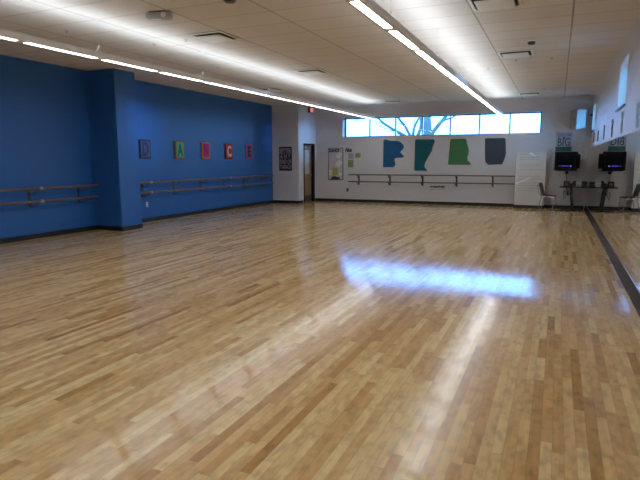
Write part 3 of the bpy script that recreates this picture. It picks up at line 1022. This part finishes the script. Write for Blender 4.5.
t = thing('bare_tree', 'thick upright bare tree trunk outside the fourth and fifth back window panes', 'tree', (0, 0, 0))
b = MB()
limb(b, [(-6.58, -.5), (-6.62, 1.2), (-6.65, 2.79), (-6.68, 3.44), (-6.72, 4.25), (-6.69, 5.4)], .34, .19, 0, KT)
b.build('trunk', M_bark, t, True)
b = MB()
limb(b, [(-6.62, 2.6), (-6.45, 2.95), (-6.15, 3.38), (-5.74, 3.9), (-5.3, 4.5)], .15, .09, .4, KT)
limb(b, [(-6.1, 3.45), (-5.8, 3.68), (-5.36, 3.83), (-4.95, 4.18)], .08, .035, .4, KT)
b.build('branch', M_bark, t, True)
t = thing('bare_tree', 'bare branching tree outside the left back window panes', 'tree', (0, 0, 0))
b = MB()
limb(b, [(-7.42, -.5), (-7.4, 1.2), (-7.42, 2.3)], .26, .2)
b.build('trunk', M_bark, t, True)
random.seed(11)
allb = []
for pts, r0, r1, jy in (([(-7.42, 2.2), (-7.5, 2.6), (-7.59, 2.87), (-7.88, 3.42), (-8.29, 3.93), (-8.71, 4.6)], .12, .05, -.5),
                        ([(-7.4, 2.2), (-7.33, 2.6), (-7.2, 2.95), (-7.07, 3.45), (-7.11, 3.94), (-7.07, 4.8)], .13, .06, .3),
                        ([(-7.42, 2.3), (-7.53, 2.76), (-7.49, 3.41), (-7.27, 3.95), (-7.18, 4.6)], .10, .05, .8),
                        ([(-7.45, 2.1), (-7.6, 2.6), (-7.93, 2.87), (-8.45, 3.16), (-8.86, 3.39), (-9.28, 3.68), (-9.64, 4.03), (-10.1, 4.6)], .11, .05, .1)):
    b = MB()
    allb.append(limb(b, pts, r0, r1, jy))
    b.build('branch', M_bark, t, True)
b = MB()
for out, rs in allb:
    for i in range(7, len(out), 5):
        dv = (out[i] - out[i - 1]).normalized()
        twig(b, out[i], (dv + Vector((random.uniform(-1, .6), random.uniform(-.5, .5), random.uniform(-.15, .6)))).normalized(), .9, .018, 1)
for k in range(7):
    twig(b, Vector((-9.5 - .15 * k, YT, 4.3 - .05 * k)), Vector((-.7, 0, -.10)).normalized(), .9, .020, 1)
o = b.build('twigs', M_bark, t)
o['kind'] = 'stuff'

# ------------------------------------------------------------------ sky
W = bpy.data.worlds.new('sky')
S.world = W
W.use_nodes = True
nt = W.node_tree
L = nt.links.new
bg = nt.nodes['Background']
tc = nt.nodes.new('ShaderNodeTexCoord')
sep = nt.nodes.new('ShaderNodeSeparateXYZ')
L(tc.outputs['Generated'], sep.inputs[0])
def sky_lobe(axis, lo, hi):
    """0..1 factor growing towards a direction of the sky"""
    dp = nt.nodes.new('ShaderNodeVectorMath')
    dp.operation = 'DOT_PRODUCT'
    L(tc.outputs['Generated'], dp.inputs[0])
    dp.inputs[1].default_value = Vector(axis).normalized()
    r_ = nt.nodes.new('ShaderNodeMapRange')
    r_.interpolation_type = 'SMOOTHSTEP'
    r_.inputs['From Min'].default_value = lo
    r_.inputs['From Max'].default_value = hi
    L(dp.outputs['Value'], r_.inputs['Value'])
    return r_.outputs[0]


mx0 = nt.nodes.new('ShaderNodeMix')              # open sky over the yard behind the building
mx0.data_type = 'RGBA'
mx0.inputs['A'].default_value = (1.8, 7.5, 15, 1)
mx0.inputs['B'].default_value = (1.12, 3.0, 8.0, 1)
L(sky_lobe((0, 1, 0), .2, .85), mx0.inputs['Factor'])
mx = nt.nodes.new('ShaderNodeMix')               # bright sky lobe added to light the column and left wall
mx.data_type = 'RGBA'
mx.inputs['B'].default_value = (3, 8, 16, 1)
L(mx0.outputs['Result'], mx.inputs['A'])
L(sky_lobe((.55, .83, .1), .86, .99), mx.inputs['Factor'])
gr = nt.nodes.new('ShaderNodeMapRange')
gr.inputs['From Min'].default_value = -.03
gr.inputs['From Max'].default_value = .01
L(sep.outputs['Z'], gr.inputs['Value'])
mg = nt.nodes.new('ShaderNodeMix')
mg.data_type = 'RGBA'
mg.inputs['A'].default_value = (.8, 1.2, 1.7, 1)
L(gr.outputs[0], mg.inputs['Factor'])
mx3 = nt.nodes.new('ShaderNodeMix')              # second sky lobe, added out of view to put blue on the right wall
mx3.data_type = 'RGBA'
mx3.inputs['B'].default_value = (7, 20, 46, 1)
L(mx.outputs['Result'], mx3.inputs['A'])
L(sky_lobe((-.66, .75, .1), .93, .99), mx3.inputs['Factor'])
L(mx3.outputs['Result'], mg.inputs['B'])
L(mg.outputs['Result'], bg.inputs['Color'])
bg.inputs['Strength'].default_value = 1


def portal(name, loc, rot, sx, sy):
    l = bpy.data.lights.new(name, 'AREA')
    l.shape = 'RECTANGLE'
    l.size, l.size_y = sx, sy
    l.cycles.is_portal = True
    o = link(bpy.data.objects.new(name, l))
    o.location = loc
    o.rotation_euler = rot


portal('window_portal', ((WX0 + WX1) / 2, YB + .35, (WZ0 + WZ1) / 2), (math.radians(-90), 0, 0), WX1 - WX0, WZ1 - WZ0)
for y0, y1 in RW:
    portal('window_portal', (XR + .235, (y0 + y1) / 2, (RZ0 + RZ1) / 2), (0, math.radians(90), 0), RZ1 - RZ0, y1 - y0)

sun = bpy.data.lights.new('sun', 'SUN')          # low, hazed sun on the mirror side of the building
sun.energy = 4.6
sun.color = (.22, .50, 1)
sun.angle = math.radians(9)
so = link(bpy.data.objects.new('sun', sun))
so.rotation_euler = Vector((-1, .014, -.045)).to_track_quat('-Z', 'Y').to_euler()

# ------------------------------------------------------------------ camera
yaw, pitch, roll, f = math.radians(23.6485), math.radians(-8.4587), math.radians(-.0967), 537.82
fw = Vector((-math.sin(yaw) * math.cos(pitch), math.cos(yaw) * math.cos(pitch), math.sin(pitch)))
R = Vector((math.cos(yaw), math.sin(yaw), 0))
U = R.cross(fw)
R2 = R * math.cos(roll) + U * math.sin(roll)
U2 = U * math.cos(roll) - R * math.sin(roll)
cam = bpy.data.cameras.new('camera')
cam.sensor_width = 36
cam.lens = f * 36 / 640
cam.clip_end = 500
co = link(bpy.data.objects.new('camera', cam))
M = Matrix((R2, U2, -fw)).transposed().to_4x4()
M.translation = Vector((0, 0, HC))
co.matrix_world = M
S.camera = co

vs = S.view_settings
vs.view_transform = 'Standard'
vs.look = 'None'
vs.gamma = 1
vs.use_curve_mapping = False
vs.exposure = .27
c = S.cycles
c.max_bounces = 10
c.diffuse_bounces = 6
c.glossy_bounces = 5
c.transparent_max_bounces = 10
c.sample_clamp_indirect = 6
c.use_denoising = True
c.denoising_input_passes = 'RGB_ALBEDO'
c.caustics_refractive = False
